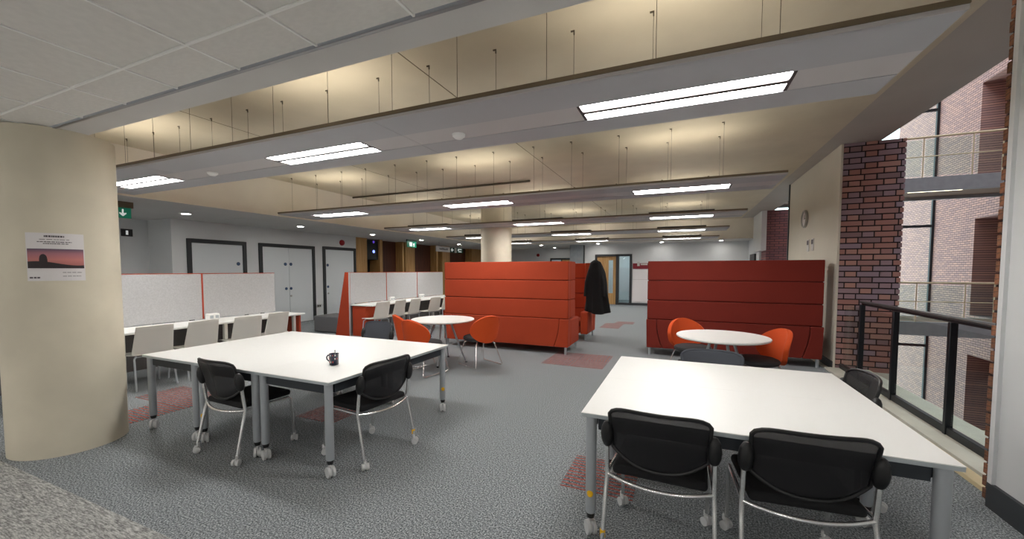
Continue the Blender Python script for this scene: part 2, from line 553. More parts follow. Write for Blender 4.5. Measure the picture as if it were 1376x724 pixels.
# ---- left side walls
wl = struct(B(XL - 0.2, XL, 5.1, 10.46, 0, ZC).build('wall_left', 'wall_white', flat=True), 'white wall with black framed doors')
struct(B(-11.4, -11.2, -4, 5.1, 0, ZC).build('wall_alcove', 'wall_white', flat=True), 'back wall of the alcove')
struct(B(-11.4, XL - 0.2, 5.1, 5.2, 0, ZC).build('wall_return', 'wall_white', flat=True), 'return wall of the alcove')
struct(B(XL - 0.01, XL + 0.015, 5.1, 10.46, 0, 0.1).build('baseboard_left', 'skirting', flat=True))
struct(B(-13, 2.1, -4.15, -4, 0, ZS).build('wall_back', 'wall_white', flat=True))

def white_door(n, y0, y1, top, leaves, discs, label):
    fw = 0.09
    d = struct(MB().box(XL - 0.02, XL + 0.04, y0, y0 + fw, 0, top).box(XL - 0.02, XL + 0.04, y1 - fw, y1, 0, top)
               .box(XL - 0.02, XL + 0.04, y0 + fw, y1 - fw, top - fw, top).build('door_%d' % n, 'black_frame', bevel=0.004), label)
    w = (y1 - y0 - 2 * fw) / leaves
    for k in range(leaves):
        a = y0 + fw + k * w
        B(XL - 0.01, XL + 0.018, a + 0.004, a + w - 0.004, 0.01, top - fw - 0.004).build('door_leaf', 'door_white', d, bevel=0.003)
    for (y, z, r, m) in discs:
        MB().lathe([(r, 0), (r, 0.008), (r * 0.7, 0.014)], (XL + 0.018, y, z), 16, 'X').build('round_sign' if m == 'blue_disc' else 'lock', m, d)
white_door(1, 5.38, 6.71, 2.24, 1, [(6.5, 1.68, 0.045, 'blue_disc'), (6.5, 1.0, 0.03, 'silver')], 'single white door with black frame near the alcove')
white_door(2, 7.04, 8.77, 2.24, 2, [(7.79, 1.69, 0.045, 'blue_disc'), (7.96, 1.69, 0.045, 'blue_disc'), (7.8, 1.0, 0.04, 'blue_disc'),
           (7.95, 1.0, 0.04, 'blue_disc'), (7.95, 0.79, 0.03, 'silver')], 'white double door with black frame')
white_door(3, 9.07, 10.42, 2.26, 1, [(9.24, 1.68, 0.045, 'blue_disc'), (9.24, 1.0, 0.04, 'blue_disc'), (9.25, 0.79, 0.03, 'silver')], 'single white door with black frame beside the timber')

# timber clad wall with dark doors
wt = struct(B(XL - 0.6, XL - 0.55, 10.46, 20.5, 0, ZC).build('wall_timber', 'dark_room', flat=True), 'timber lined wall with dark doors')
def timber(y0, y1, d=0.0, m='wood'):
    B(XL - 0.5 - d, XL - d, y0, y1, 0, ZC).build('timber_panel', m, wt, bevel=0.004)
for a, b, d in [(10.47, 10.98, 0), (11.66, 11.8, 0.02), (12.95, 13.05, 0.02), (13.1, 13.72, 0), (15.35, 15.45, .02), (15.8, 16.45, 0), (18.6, 20.4, 0)]:
    timber(a, b, d)
for n, a, b in [(4, 11.8, 12.95), (5, 14.15, 15.35), (6, 16.5, 18.55)]:
    d = struct(B(XL - 0.42, XL - 0.36, a, b, 0, ZC).build('door_%d' % n, 'wood_dark', bevel=0.003), 'dark red-brown timber door in the clad wall' )
    MB().tube([(XL - 0.33, a + 0.12, 0.9), (XL - 0.33, a + 0.12, 1.4)], 0.012).build('door_handle', 'silver', d)

# ---- far walls
wf = struct(MB().box(-4.15, -3.62, 17.95, 18.1, 0, ZC + 0.05).box(-2.02, 2.4, 17.95, 18.1, 0, ZC + 0.05).box(-3.62, -2.02, 17.95, 18.1, 2.22, ZC + 0.05)
            .build('wall_far', 'wall_white', flat=True), 'white far wall around the timber door')
struct(B(-2.02, 2.4, 17.93, 17.95, 0, 0.1).build('baseboard_far', 'skirting', flat=True))
d7 = struct(MB().box(-3.62, -3.53, 17.9, 18.1, 0, 2.22).box(-2.7, -2.58, 17.9, 18.1, 0, 2.22).box(-2.12, -2.02, 17.9, 18.1, 0, 2.22)
            .box(-3.53, -2.12, 17.9, 18.1, 2.13, 2.22).box(-2.58, -2.12, 17.9, 18.1, 0, 0.09).build('door_7', 'black_frame', bevel=0.004), 'light timber door with side glazing in a black frame')
lf = MB().box(-3.53, -3.03, 17.97, 18.02, 0.01, 2.13).box(-2.83, -2.7, 17.97, 18.02, 0.01, 2.13).box(-3.03, -2.83, 17.97, 18.02, 0.01, 0.5).box(-3.03, -2.83, 17.97, 18.02, 1.96, 2.13).build('door_leaf', 'wood', d7)
B(-3.03, -2.83, 17.985, 18.0, 0.5, 1.96).build('vision_pane', 'glass_pale', d7)
B(-2.58, -2.12, 17.985, 18.0, 0.09, 2.13).build('side_pane', 'glass_pale', d7)
MB().tube([(-3.42, 17.93, 1.05), (-3.3, 17.93, 1.05)], 0.014).build('door_handle', 'silver', d7)
# small lit lobby behind that door
struct(MB().box(-4.0, -1.6, 20.9, 21, 0, 2.7).box(-4.1, -4.0, 18.1, 21, 0, 2.7).box(-1.6, -1.5, 18.1, 21, 0, 2.7).box(-4.1, -1.5, 18.1, 21, 2.7, 2.75)
       .build('wall_lobby', 'wall_white', flat=True), 'white lobby behind the timber door')
lp = thing('ceiling_light', 'lit panel on the ceiling of the lobby behind the timber door', 'light', (-2.8, 19.5, 2.7))
B(-0.62, 0.62, -0.32, 0.32, -0.05, 0).build('frame', 'alu', lp)
B(-0.58, 0.58, -0.28, 0.28, -0.056, -0.05).build('diffuser', emat('lobby_panel', (235, 244, 255), 14), lp)
wfl = struct(B(-10.9, -4.15, 20.4, 20.5, 0, ZC + 0.05).build('wall_far_left', 'wall_white', flat=True), 'white wall beyond the round pillar')
struct(B(-4.16, -4.1, 17.95, 20.45, 0, ZC + 0.05).build('wall_far_return', 'wall_white', flat=True))
struct(B(-4.75, -4.15, 17.8, 18.2, 0, ZC + 0.03).build('wall_pier', 'concrete', flat=True), 'grey concrete pier in the far wall')
d8 = struct(MB().box(-6.5, -6.42, 20.33, 20.45, 0, 2.16).box(-5.3, -5.22, 20.33, 20.45, 0, 2.16).box(-6.42, -5.3, 20.33, 20.45, 2.07, 2.16).box(-5.9, -5.85, 20.33, 20.45, 0, 2.07)
            .build('door_8', 'black_frame'), 'glazed timber door in black frame beyond the sofas')
B(-6.42, -5.9, 20.36, 20.4, 0, 2.07).build('door_pane', mat('lit_pane', (206, 226, 232), 0.2), d8)
B(-5.85, -5.3, 20.36, 20.4, 0, 2.07).build('door_leaf', 'wood', d8)

# ---- right side: near wall, piers, clock wall
struct(B(1.85, 2.05, -4, 3.5, 0, ZS).build('wall_right', 'wall_white', flat=True), 'white wall before the atrium opening')
struct(B(1.828, 1.85, -4, 3.5, 0, 0.16).build('baseboard_right', 'skirting', flat=True))
struct(B(1.83, 1.87, 3.46, 3.5, 0.16, ZS).build('trim_4', 'wall_white', flat=True))

def brick_pier(name, label, x0, x1, y0, y1, z1, face, m, stretcher, header, course=0.084, joint=0.018):
    core = struct(B(x0 + 0.012, x1 - 0.012, y0 + 0.012, y1 - 0.012, 0, z1).build(name, 'mortar', flat=True), label)
    proto = None
    n = int(z1 / course)
    for k in range(n + 1):
        z0 = k * course
        h = min(course - joint, z1 - z0)
        if h < 0.015: continue
        # Flemish bond along the face
        if face == '-Y': a, b = x0, x1
        else: a, b = y0, y1
        seq = [stretcher, header]
        pos = a - (0 if k % 2 == 0 or header > 0.4 else (stretcher + header) * 0.5)
        i = 0 if k % 2 == 0 else 0
        while pos < b - 0.01:
            L = seq[i % 2]
            s, e = max(pos, a), min(pos + L, b)
            if e - s > 0.03:
                if proto is None:
                    o = B(-0.5, 0.5, -0.5, 0.5, -0.5, 0.5).build('brick', m, core, flat=True)
                    proto = o
                else:
                    o = proto.copy(); COL.objects.link(o)
                jit = random.uniform(-0.002, 0.003)
                if face == '-Y':
                    o.location = ((s + e) / 2, y0 + 0.05 + jit, z0 + h / 2)
                    o.scale = (e - s, 0.1, h)
                else:
                    o.location = (x0 + 0.05 + jit, (s + e) / 2, z0 + h / 2)
                    o.scale = (0.1, e - s, h)
            pos += L + joint
            i += 1
    return core
brick_pier('wall_pier_brick', 'red-purple brick pier beside the balustrade', XR + 0.03, 2.9, 7.5, 8.3, ZS, '-Y', 'brick_face', 0.25, 0.125)
brick_pier('wall_pier_near', 'brown brick pier end beside the white wall', 1.88, 2.6, 3.5, 3.64, ZS, '-X', 'brick_brown', 0.5, 0.5)
struct(MB().box(XR, XR + 0.028, 7.5, 8.31, 0, ZS).box(XR, XR + 0.25, 8.31, 10.55, 0, ZS).build('wall_clock', 'wall_cream', flat=True), 'off-white wall carrying the clock')
struct(B(XR - 0.012, XR, 7.5, 10.55, 0, 0.12).build('baseboard_clock', 'skirting', flat=True))
struct(B(XR - 0.02, XR + 0.26, 10.55, 10.6, 0, ZS).build('trim_5', 'dark_steel', flat=True))
struct(B(2.42, 3.1, 14.8, 15.6, 0, ZS).build('wall_pier_far', 'brick_far_x', flat=True), 'brick pier at the far end of the atrium side')
struct(B(2.28, 2.42, 14.8, 16.4, 2.15, ZS).build('trim_6', 'wall_white', flat=True))
struct(B(2.36, 2.5, 15.6, 16.2, 0, ZS).build('wall_right_far', 'wall_white', flat=True))
struct(B(2.3, 2.5, 16.2, 17.2, 0, 2.1).build('door_9', 'black_frame', flat=True), 'black doorway beside the far brick pier')
struct(B(2.36, 2.5, 16.2, 18.1, 2.1, ZS).build('wall_right_end', 'wall_white', flat=True))
struct(B(2.36, 2.5, 17.2, 18.1, 0, 2.1).build('wall_right_end', 'wall_white', flat=True))

# ---- sill and glass balustrade along the atrium
struct(B(2.05, 2.6, 3.66, 7.5, -0.35, 0.03).build('trim_7', 'sill', bevel=0.004), 'cream sill under the balustrade')
struct(B(2.05, 2.6, 10.6, 14.8, -0.35, 0.03).build('trim_8', 'sill', flat=True))
struct(B(2.05, 2.9, 7.5, 18, -0.35, -0.001).build('trim_9', 'sill', flat=True))
bal = thing('glass_balustrade', 'glass balustrade with dark steel posts between the brick piers', 'balustrade', (2.25, 0, 0))
MB().box(-0.03, 0.03, 3.65, 6.82, 1.075, 1.105).build('handrail', 'rail_top', bal, bevel=0.012)
B(-0.025, 0.025, 3.65, 7.48, 0.03, 0.10).build('bottom_rail', 'rail_dark', bal, bevel=0.004)
B(-0.012, 0.012, 3.65, 6.8, 1.05, 1.075).build('top_channel', 'rail_dark', bal)
PY = [6.78, 5.86, 4.82, 3.72]
for y in PY:
    B(-0.035, 0.02, y - 0.022, y + 0.022, 0.03, 1.05).build('post', 'rail_dark', bal, bevel=0.004)
for a, b in zip([7.46] + PY[:-1], PY):
    B(-0.006, 0.006, b + 0.045, a - 0.045, 0.12, 1.0).build('glass_pane', 'glass', bal)

# ================================================================== ATRIUM
aw = struct(MB().box(9, 9.6, 18.5, 24, -9, 14).box(9, 9.6, 9, 16.0, -9, 14)
            .box(9, 9.6, 16.0, 18.5, 3.25, 4.2).box(9, 9.6, 16.0, 18.5, 7.7, 8.6).box(9, 9.6, 16.0, 18.5, 12.0, 14)
            .box(9, 9.6, 16.0, 18.5, -1.35, 0.0).box(9, 9.6, 16.0, 18.5, -5.8, -4.2).build('wall_atrium', 'brick_far_y', flat=True), 'sunlit brick wall across the atrium with recessed openings')
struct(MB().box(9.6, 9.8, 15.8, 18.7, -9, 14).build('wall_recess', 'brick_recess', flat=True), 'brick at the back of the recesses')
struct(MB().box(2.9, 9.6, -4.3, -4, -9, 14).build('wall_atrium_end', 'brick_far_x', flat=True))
struct(MB().box(9, 9.6, -4, 9, -9, 14).build('wall_atrium_side', 'brick_far_y', flat=True))
struct(MB().box(2.6, 2.9, -4, 20.8, 3.75, 14).box(2.1, 2.9, -4, 20.8, -9, -0.36).build('wall_facade', 'brick_far_y', flat=True), 'brick wall above and below our storey')
struct(B(2, 10, -4, 24, -9.3, -9).build('floor_atrium', 'concrete', flat=True), 'grey floor at the foot of the atrium')
gz = struct(MB().box(8.92, 9.0, 20.85, 20.95, -9, 14).box(6.9, 6.96, 20.87, 20.93, -9, 14).box(4.9, 4.96, 20.87, 20.93, -9, 14)
            .box(2.9, 8.92, 20.86, 20.94, 7.66, 7.76).box(2.9, 8.92, 20.86, 20.94, 3.2, 3.3).box(2.9, 8.92, 20.86, 20.94, -1.52, -1.42).box(2.9, 8.92, 20.86, 20.94, -6, -5.9)
            .build('window_1', 'rail_dark', flat=True), 'tall glazed end wall of the atrium')
for xa, xb in [(2.9, 4.9), (4.96, 6.9), (6.96, 8.92)]:
    for za, zb in [(-5.9, -1.52), (-1.42, 3.2), (3.3, 7.66), (7.76, 13)]:
        B(xa, xb, 20.89, 20.91, za, zb).build('pane', 'glass_pale', gz)

def walkway(z, label):
    w = thing('walkway', label, 'walkway', (0, 15.4, z))
    B(2.9, 9, 0.1, 1.9, -0.3, 0).build('deck', 'soffit_brown', w)
    B(2.9, 9, 0, 0.1, -0.4, 0.0).build('edge_beam', 'concrete', w, bevel=0.006)
    B(2.9, 9, 1.9, 2.0, -0.4, 0.0).build('edge_beam', 'concrete', w)
    MB().tube([(2.9, 0.05, 1.15), (9, 0.05, 1.15)], 0.03).build('handrail', 'rail_cream', w)
    MB().tube([(2.9, 0.05, 0.6), (9, 0.05, 0.6)], 0.015).build('mid_rail', 'rail_cream', w)
    for x in (3.2, 4.25, 5.3, 6.35, 7.4, 8.0, 8.9):
        MB().tube([(x, 0.05, 0), (x, 0.05, 1.13)], 0.016).build('post', 'rail_cream', w)
    for a, b in zip((3.2, 4.25, 5.3, 6.35, 7.4), (4.25, 5.3, 6.35, 7.4, 8.9)):
        B(a + 0.04, b - 0.04, 0.045, 0.055, 0.04, 1.08).build('glass_pane', 'glass_pale', w)
walkway(4.2, 'upper walkway with glass railing crossing the atrium above our storey')
walkway(0.0, 'walkway with cream handrail crossing the atrium level with the carpet')
walkway(-4.2, 'lower walkway crossing the atrium below the balustrade')
for k in range(1):
    ul = thing('batten_light', 'lit strip light under the upper atrium walkway', 'light', (6.75, 15.7, 3.9))
    B(-0.62, 0.62, -0.05, 0.05, -0.05, 0).build('housing', 'alu', ul)
    B(-0.6, 0.6, -0.04, 0.04, -0.07, -0.05).build('tube', emat('strip_lamp', (255, 246, 214), 6), ul)

# ================================================================== COLUMNS
tag(MB().lathe([(0.365, 0), (0.365, ZC)], (-4.958, 1.64, 0), 72).build('column', 'column'), 'thick round cream column with a paper poster taped on it', 'column')
tag(MB().lathe([(0.42, 0), (0.42, ZS)], (-4.72, 9.92, 0), 64).build('column', 'column'), 'round cream column rising behind the rust orange sofa', 'column')

# poster taped round the column
CX, CY, CR = -4.958, 1.64, 0.365
def arc_patch(name, m, a0, a1, z0, z1, rr, parent, nu=12, nv=1, shape=None):
    me = bpy.data.meshes.new(name)
    vs, fs, uvs = [], [], []
    for side in (0, 1):
        for j in range(nv + 1):
            for i in range(nu + 1):
                u, v = i / nu, j / nv
                a = radians(a0 + (a1 - a0) * u)
                zt = z1 if shape is None else z0 + (z1 - z0) * shape(u)
                r = rr - 0.0008 * side
                vs.append((CX + r * cos(a), CY + r * sin(a), z0 + (zt - z0) * v))
    N = (nu + 1) * (nv + 1)
    for j in range(nv):
        for i in range(nu):
            q = (j * (nu + 1) + i, j * (nu + 1) + i + 1, (j + 1) * (nu + 1) + i + 1, (j + 1) * (nu + 1) + i)
            fs.append(q); fs.append(tuple(N + k for k in reversed(q)))
    me.from_pydata(vs, [], fs)
    uvl = me.uv_layers.new(name='UVMap')
    for p in me.polygons:
        for li in p.loop_indices:
            k = me.loops[li].vertex_index % N
            uvl.data[li].uv = ((k % (nu + 1)) / nu, (k // (nu + 1)) / nv)
    me.materials.append(M[m])
    o = bpy.data.objects.new(name, me); COL.objects.link(o)
    if parent: o.parent = parent
    return o
A0, A1 = -48, 2
po = tag(arc_patch('poster', 'paper', A0, A1, 1.435, 1.815, CR + 0.003, None), 'white paper poster with a sunset photograph on the round column', 'poster')
pr = arc_patch('sunset_print', 'sunset', A0 + 1, A1 - 1, 1.535, 1.69, CR + 0.0045, po); pr['label'] = 'pink and purple sunset photograph'
arc_patch('hill_print', 'hill', A0 + 1, A1 - 1, 1.535, 1.60, CR + 0.0055, po, 20, 1, lambda u: 0.72 + 0.18 * sin(5 * u + 0.5) - 0.2 * u)
arc_patch('tree_print', 'hill', A0 + 11, A0 + 18, 1.585, 1.648, CR + 0.0057, po, 12, 1, lambda u: 0.35 + 0.65 * sqrt(max(0, 1 - (2 * u - 1) ** 2)))
def text_row(z, a0, a1, h, n, seed):
    r = random.Random(seed)
    a = a0
    while a < a1:
        L = r.uniform(0.5, 1.5) * (a1 - a0) / n
        arc_patch('text_mark', 'ink', a, min(a + L * 0.8, a1), z, z + h, CR + 0.0045, po, 2)
        a += L
text_row(1.782, -32, -15, 0.014, 9, 1)
text_row(1.762, -36, -11, 0.004, 6, 2)
text_row(1.742, -38, -9, 0.006, 9, 3)
text_row(1.728, -33, -12, 0.006, 8, 4)
text_row(1.50, -18, -1, 0.004, 5, 5)
text_row(1.47, -18, -2, 0.004, 5, 6)
text_row(1.455, -46, -37, 0.012, 2, 7)

# ================================================================== CEILING RAFTS AND LIGHTS
RAFT_Y = [2.42, 5.65, 8.8, 11.95, 15.1]
RAFT_PH = ['raft above the joined white tables', 'raft above the round tables', 'raft level with the second pillar',
           'raft next beyond the second pillar', 'raft before the far soffit']
RX0, RX1, RW = -7.62, 1.12, 0.9
TX = [(-7.1, -5.82), (-3.92, -2.64), (-0.70, 0.58)]
SEAMS = [RX0, -5.46, -2.19, RX1]
for ri, (y0, ph) in enumerate(zip(RAFT_Y, RAFT_PH)):
    rf = thing('ceiling_raft', 'long grey suspended ceiling ' + ph, 'ceiling raft', (0, y0, ZC), group='suspended ceiling rafts')
    for a, b in zip(SEAMS[:-1], SEAMS[1:]):
        B(a + 0.002, b - 0.002, 0.0, 0.345, 0, 0.02).build('panel', 'raft', rf, flat=True)
        B(a + 0.002, b - 0.002, 0.625, RW, 0, 0.02).build('panel', 'raft', rf, flat=True)
    xs = [RX0] + [v for t in TX for v in t] + [RX1]
    for a, b in zip(xs[0::2], xs[1::2]):
        cuts = [a] + [s for s in SEAMS if a < s < b] + [b]
        for c, d in zip(cuts[:-1], cuts[1:]):
            B(c + 0.002, d - 0.002, 0.349, 0.621, 0.002, 0.022).build('panel', 'raft_mid', rf, flat=True)
    MB().box(RX0, RX1, -0.014, 0.03, 0.022, 0.048).box(RX0, RX1, RW - 0.03, RW + 0.014, 0.022, 0.048).box(RX0, RX0 + 0.03, 0.03, RW - 0.03, 0.022, 0.048).box(RX1 - 0.03, RX1, 0.03, RW - 0.03, 0.022, 0.048).build('edge_frame', 'bronze', rf, flat=True)
    B(RX0, RX1, -0.006, 0.004, 0.0, 0.022).build('edge_lip', 'raft_mid', rf, flat=True)
    if ri < 4:
        wproto = None
        x = 0.45
        k = 0
        while x > RX0 + 0.2:
            for yy in (0.14, 0.73):
                jx = 0.03 * (k % 3 - 1)
                if wproto is None:
                    wproto = MB().tube([(0, 0, 0.03), (0, 0, ZS - ZC)], 0.0019, 6).build('suspension_wire', 'wire', rf, loc=(x, yy, 0))
                    MB().box(-0.026, 0.003, -0.005, 0.005, ZS - ZC - 0.010, ZS - ZC).box(-0.0045, 0.0045, -0.0045, 0.0045, ZS - ZC - 0.035, ZS - ZC).build('bracket', 'wire', wproto)
                else:
                    w2 = copy_tree(wproto, rf)
                    w2.location = (x + jx, yy, 0)
                k += 1
            x -= 0.65 if ri < 2 else 0.9
    for ti, (a, b) in enumerate(TX):
        pos = ['door wall end', 'middle', 'atrium end'][ti]
        tl = thing('ceiling_light', 'lit twin-tube light in the ' + ph + ', ' + pos, 'light', ((a + b) / 2, y0 + 0.485, ZC), group='raft ceiling lights')
        h = (b - a) / 2
        B(-h, h, -0.134, 0.134, 0.03, 0.12).build('housing', 'dark_gap', tl, flat=True)
        MB().box(-h, -h + 0.02, -0.134, 0.134, 0.0, 0.03).box(h - 0.02, h, -0.134, 0.134, 0.0, 0.03).box(-h + 0.02, h - 0.02, -0.02, 0.02, 0.0, 0.03).build('louvre_frame', 'dark_gap', tl, flat=True)
        for s in (-1, 1):
            B(-h + 0.024, h - 0.024, min(s * 0.024, s * 0.126), max(s * 0.024, s * 0.126), 0.008, 0.028).build('diffuser', 'tube', tl, flat=True)
        B(-h + 0.05, h - 0.05, -0.07, 0.07, 0.12, 0.126).build('uplight_lens', 'uplight', tl, flat=True)

for (x, y, lab) in [(-1.74, 2.93, 'midway between two lights'), (-5.04, 2.93, 'beside the round column')]:
    sd = tag(MB().lathe([(0.055, 0), (0.052, -0.018), (0.03, -0.036), (0.012, -0.04)], (0, 0, 0), 24).build('smoke_detector', 'white_top', loc=(x, y, ZC + 0.002)),
             'small white smoke detector under the raft above the joined tables, ' + lab, 'smoke detector')

def downlight(x, y, z, label, group):
    d = thing('downlight', label, 'light', (x, y, z), group=group)
    MB().lathe([(0.075, 0.0), (0.115, 0.0), (0.115, -0.008), (0.085, -0.012), (0.075, -0.008), (0.075, 0.0)], (0, 0, 0), 24).build('rim', 'white_top', d)
    MB().lathe([(0.074, -0.001), (0.074, -0.007), (0.03, -0.012)], (0, 0, 0), 24).build('lamp', 'down', d)
for (x, y, w) in [(-9.15, 2.3, 'before the alcove, short of the green arrow sign'), (-9.15, 4.8, 'at the corner of the alcove'), (-9.1, 7.35, 'before the white double door'), (-9.05, 9.9, 'before the red alarm sounder'),
                  (-9.0, 12.4, 'before the running-man exit sign'), (-9.0, 15.1, 'beside the hanging arrow sign'), (-9.0, 17.8, 'at the far end of the timber wall')]:
    downlight(x, y, ZC, 'round lit downlight in the soffit ' + w, 'downlights along the door soffit')
for (x, y, w) in [(-6.0, 17.4, 'beside the concrete pier'), (-3.4, 17.4, 'before the timber door'), (-0.8, 17.4, 'before the notice board'), (1.35, 17.4, 'near the black doorway'), (-6.0, 19.5, 'before the glazed door beyond the pier')]:
    downlight(x, y, ZC + 0.02, 'round lit downlight in the far soffit ' + w, 'downlights of the far soffit')
for x in (-9.5, -7.4, -5.3, -3.2, -1.1, 0.9):  # unseen panels added behind the camera to brighten floor and foreground
    for y in (-0.35, -2.75):
        if y > -1: continue
        bl = thing('ceiling_light', 'added unseen square fill-light panel in the tile ceiling behind the pale carpet field', 'light', (x, y, ZC + 0.004), group='added fill panels')
        B(-0.3, 0.3, -0.3, 0.3, -0.02, 0.014).build('frame', 'alu', bl)
        B(-0.27, 0.27, -0.27, 0.27, -0.024, -0.02).build('diffuser', emat('fill_panel', (255, 250, 244), 34), bl)
tag(MB().tube([(XF + 0.02, 7.83, ZS - 0.03), (-2.95, 7.83, ZS - 0.03)], 0.022, 10).build('conduit', 'wire'), 'thin dark conduit pipe running under the cream slab', 'pipe')
tag(B(-9.35, -8.7, 5.66, 6.26, ZC - 0.006, ZC - 0.001).build('access_hatch', 'white_ceiling', bevel=0.002), 'square flush access hatch in the door soffit', 'hatch')

# ================================================================== FURNITURE
def caster(parent, x, y, m='caster', r=0.035, z=0.0, name='caster', rz=0.6):
    c = MB().lathe([(0.008, -0.028), (r, -0.026), (r, -0.008), (0.012, -0.006), (0.012, 0.006), (r, 0.008), (r, 0.026), (0.008, 0.028)], (0, 0, r), 18, 'X')
    c.box(-0.006, 0.006, -0.6 * r, 0.6 * r, 0.5 * r, 2 * r + 0.008)
    c.tube([(0, 0.012, 2 * r), (0, 0.012, 2 * r + 0.03)], 0.011, 8)
    o = c.build(name, m, parent, loc=(x, y, z))
    o.rotation_euler = (0, 0, rz)
    return o

def make_table(W, D, label, loc, stickers=()):
    t = thing('work_table', label, 'table', loc, group='white tables on castors')
    ht = 0.72
    B(-W / 2 + 0.001, W / 2 - 0.001, -D / 2 + 0.001, D / 2 - 0.001, ht - 0.024, ht - 0.003).build('edge_band', 'edge_grey', t, bevel=0.002)
    B(-W / 2 + 0.0006, W / 2 - 0.0006, -D / 2 + 0.0006, D / 2 - 0.0006, ht - 0.004, ht).build('tabletop', 'white_top', t)
    i = 0.05
    MB().box(-W / 2 + 0.09, W / 2 - 0.09, -D / 2 + i - 0.01, -D / 2 + i + 0.025, ht - 0.10, ht - 0.025).box(-W / 2 + 0.09, W / 2 - 0.09, D / 2 - i - 0.025, D / 2 - i + 0.01, ht - 0.10, ht - 0.025) \
        .box(-W / 2 + i - 0.012, -W / 2 + i + 0.02, -D / 2 + 0.09, D / 2 - 0.09, ht - 0.10, ht - 0.025).box(W / 2 - i - 0.02, W / 2 - i + 0.012, -D / 2 + 0.09, D / 2 - 0.09, ht - 0.10, ht - 0.025).build('underframe', 'dark_steel', t)
    for q, (sx, sy) in enumerate([(-1, -1), (1, -1), (-1, 1), (1, 1)]):
        x, y = sx * (W / 2 - 0.05), sy * (D / 2 - 0.045)
        lg = MB().lathe([(0.026, 0.13), (0.030, 0.14), (0.030, ht - 0.025)], (0, 0, 0), 20).build('leg', 'leg_grey', t, loc=(x, y, 0))
        MB().lathe([(0.02, 0.1), (0.024, 0.12), (0.024, 0.131)], (0, 0, 0), 14).build('collar', 'black_plastic', lg)
        caster(lg, 0, 0, 'caster', 0.04, rz=random.uniform(0.2, 1.4))
        if q in stickers:
            a0 = radians(-88) if loc[0] > -1 else radians(-48)
            MB().grid(lambda u, v: (0.0308 * cos(a0 + 0.62 * v * cos(2 * pi * u)), 0.0308 * sin(a0 + 0.62 * v * cos(2 * pi * u)), 0.25 + 0.02 * v * sin(2 * pi * u)), 20, 3).build('sticker', 'yellow', lg, solid=0.0008)
    return t
make_table(0.8, 1.58, 'white table on castors, outer one of three, beside the round column', (-4.3, 2.84, 0), ())
make_table(0.8, 1.58, 'white table on castors, middle of the three joined', (-3.5, 2.84, 0), (0,))
make_table(0.8, 1.58, 'white table on castors with the navy mug on it', (-2.7, 2.84, 0), (3,))
make_table(1.59, 0.8, 'white table on castors with two mesh chairs at its long side', (0.285, 2.58, 0), (0,))
make_table(1.59, 0.8, 'white table on castors with the slate chair behind it', (0.285, 3.38, 0), ())

# --- nesting mesh chair, faces +Y
def make_mesh_chair(label, loc, rz, back='mesh_back', rim='black_plastic', tags_=(), seat='black_fabric'):
    t = thing('mesh_chair', label, 'chair', loc, rz, group='black mesh chairs on castors')
    st = MB().box(-0.235, 0.235, -0.20, 0.23, 0.415, 0.465).build('seat', seat, t, bevel=0.022, seg=4)
    def surf(u, v):
        s = 2 * u - 1
        w = 0.232 + 0.012 * v
        zlo = 0.485 + 0.085 * abs(s) ** 2.4
        zhi = 0.80 - 0.02 * abs(s) ** 8 + 0.006 * (1 - s * s)
        z = zlo + (zhi - zlo) * v
        y = -0.215 - 0.075 * ((z - 0.48) / 0.32) ** 1.2 + 0.05 * s * s - 0.015
        k = 1.0
        if v > 0.9: k = 1 - 0.06 * ((v - 0.9) / 0.1) ** 2
        return (w * s * k, y, z)
    bk = MB().grid(surf, 18, 12).build('backrest', back, t, solid=0.010)
    loop = [surf(i / 18, 0) for i in range(19)] + [surf(1, j / 12) for j in range(1, 13)] + [surf(1 - i / 18, 1) for i in range(1, 19)] + [surf(0, 1 - j / 12) for j in range(1, 13)]
    MB().tube(loop, 0.010, 8).build('back_rim', rim, bk)
    for s in (-1, 1):
        MB().tube([(s * 0.258, -0.212, 0.572), (s * 0.258, -0.212, 0.582), (s * 0.258, -0.215, 0.61), (s * 0.258, -0.22, 0.645), (s * 0.257, -0.226, 0.685), (s * 0.256, -0.23, 0.708), (s * 0.256, -0.231, 0.716)], [0.012, 0.022, 0.031, 0.034, 0.029, 0.018, 0.008], 14).build('pivot_cover', 'black_plastic', t)
        MB().tube([(s * 0.262, -0.21, 0.60), (s * 0.262, -0.195, 0.48), (s * 0.262, -0.185, 0.41), (s * 0.265, -0.205, 0.33), (s * 0.27, -0.262, 0.075)], 0.0125, 10).build('leg', 'chrome', t)
        lf = MB().tube([(s * 0.262, -0.185, 0.415), (s * 0.25, 0.05, 0.41), (s * 0.245, 0.19, 0.405), (s * 0.245, 0.215, 0.38), (s * 0.245, 0.235, 0.075)], 0.0115, 10).build('leg', 'chrome', t)
        caster(t, s * 0.27, -0.272, 'caster', 0.026, rz=0.5 * s)
        caster(t, s * 0.245, 0.238, 'caster', 0.026, rz=0.8)
        if s in tags_:
            MB().lathe([(0.0145, -0.02), (0.0145, 0.02)], (s * 0.2705, -0.252, 0.105), 12).build('leg_tag', 'yellow', t)
    MB().tube([(0.262 * c, -0.185 - 0.055 * (1 - c * c), 0.408 - 0.02 * (1 - c * c)) for c in [-1 + i / 8 for i in range(17)]], 0.0115, 10).build('crossbar', 'chrome', t)
    return t
make_mesh_chair('black mesh chair pushed under the middle joined table', (-3.42, 2.21, 0), radians(-2))
make_mesh_chair('black mesh chair at the end of the joined tables, facing the mug', (-2.43, 2.57, 0), radians(84), tags_=(1,))
make_mesh_chair('black mesh chair tucked in close to the yellow-dotted table leg', (-0.09, 2.345, 0), radians(-2), tags_=(-1,))
make_mesh_chair('black mesh chair at the same long table side, next to the atrium corner', (0.53, 2.365, 0), radians(5))
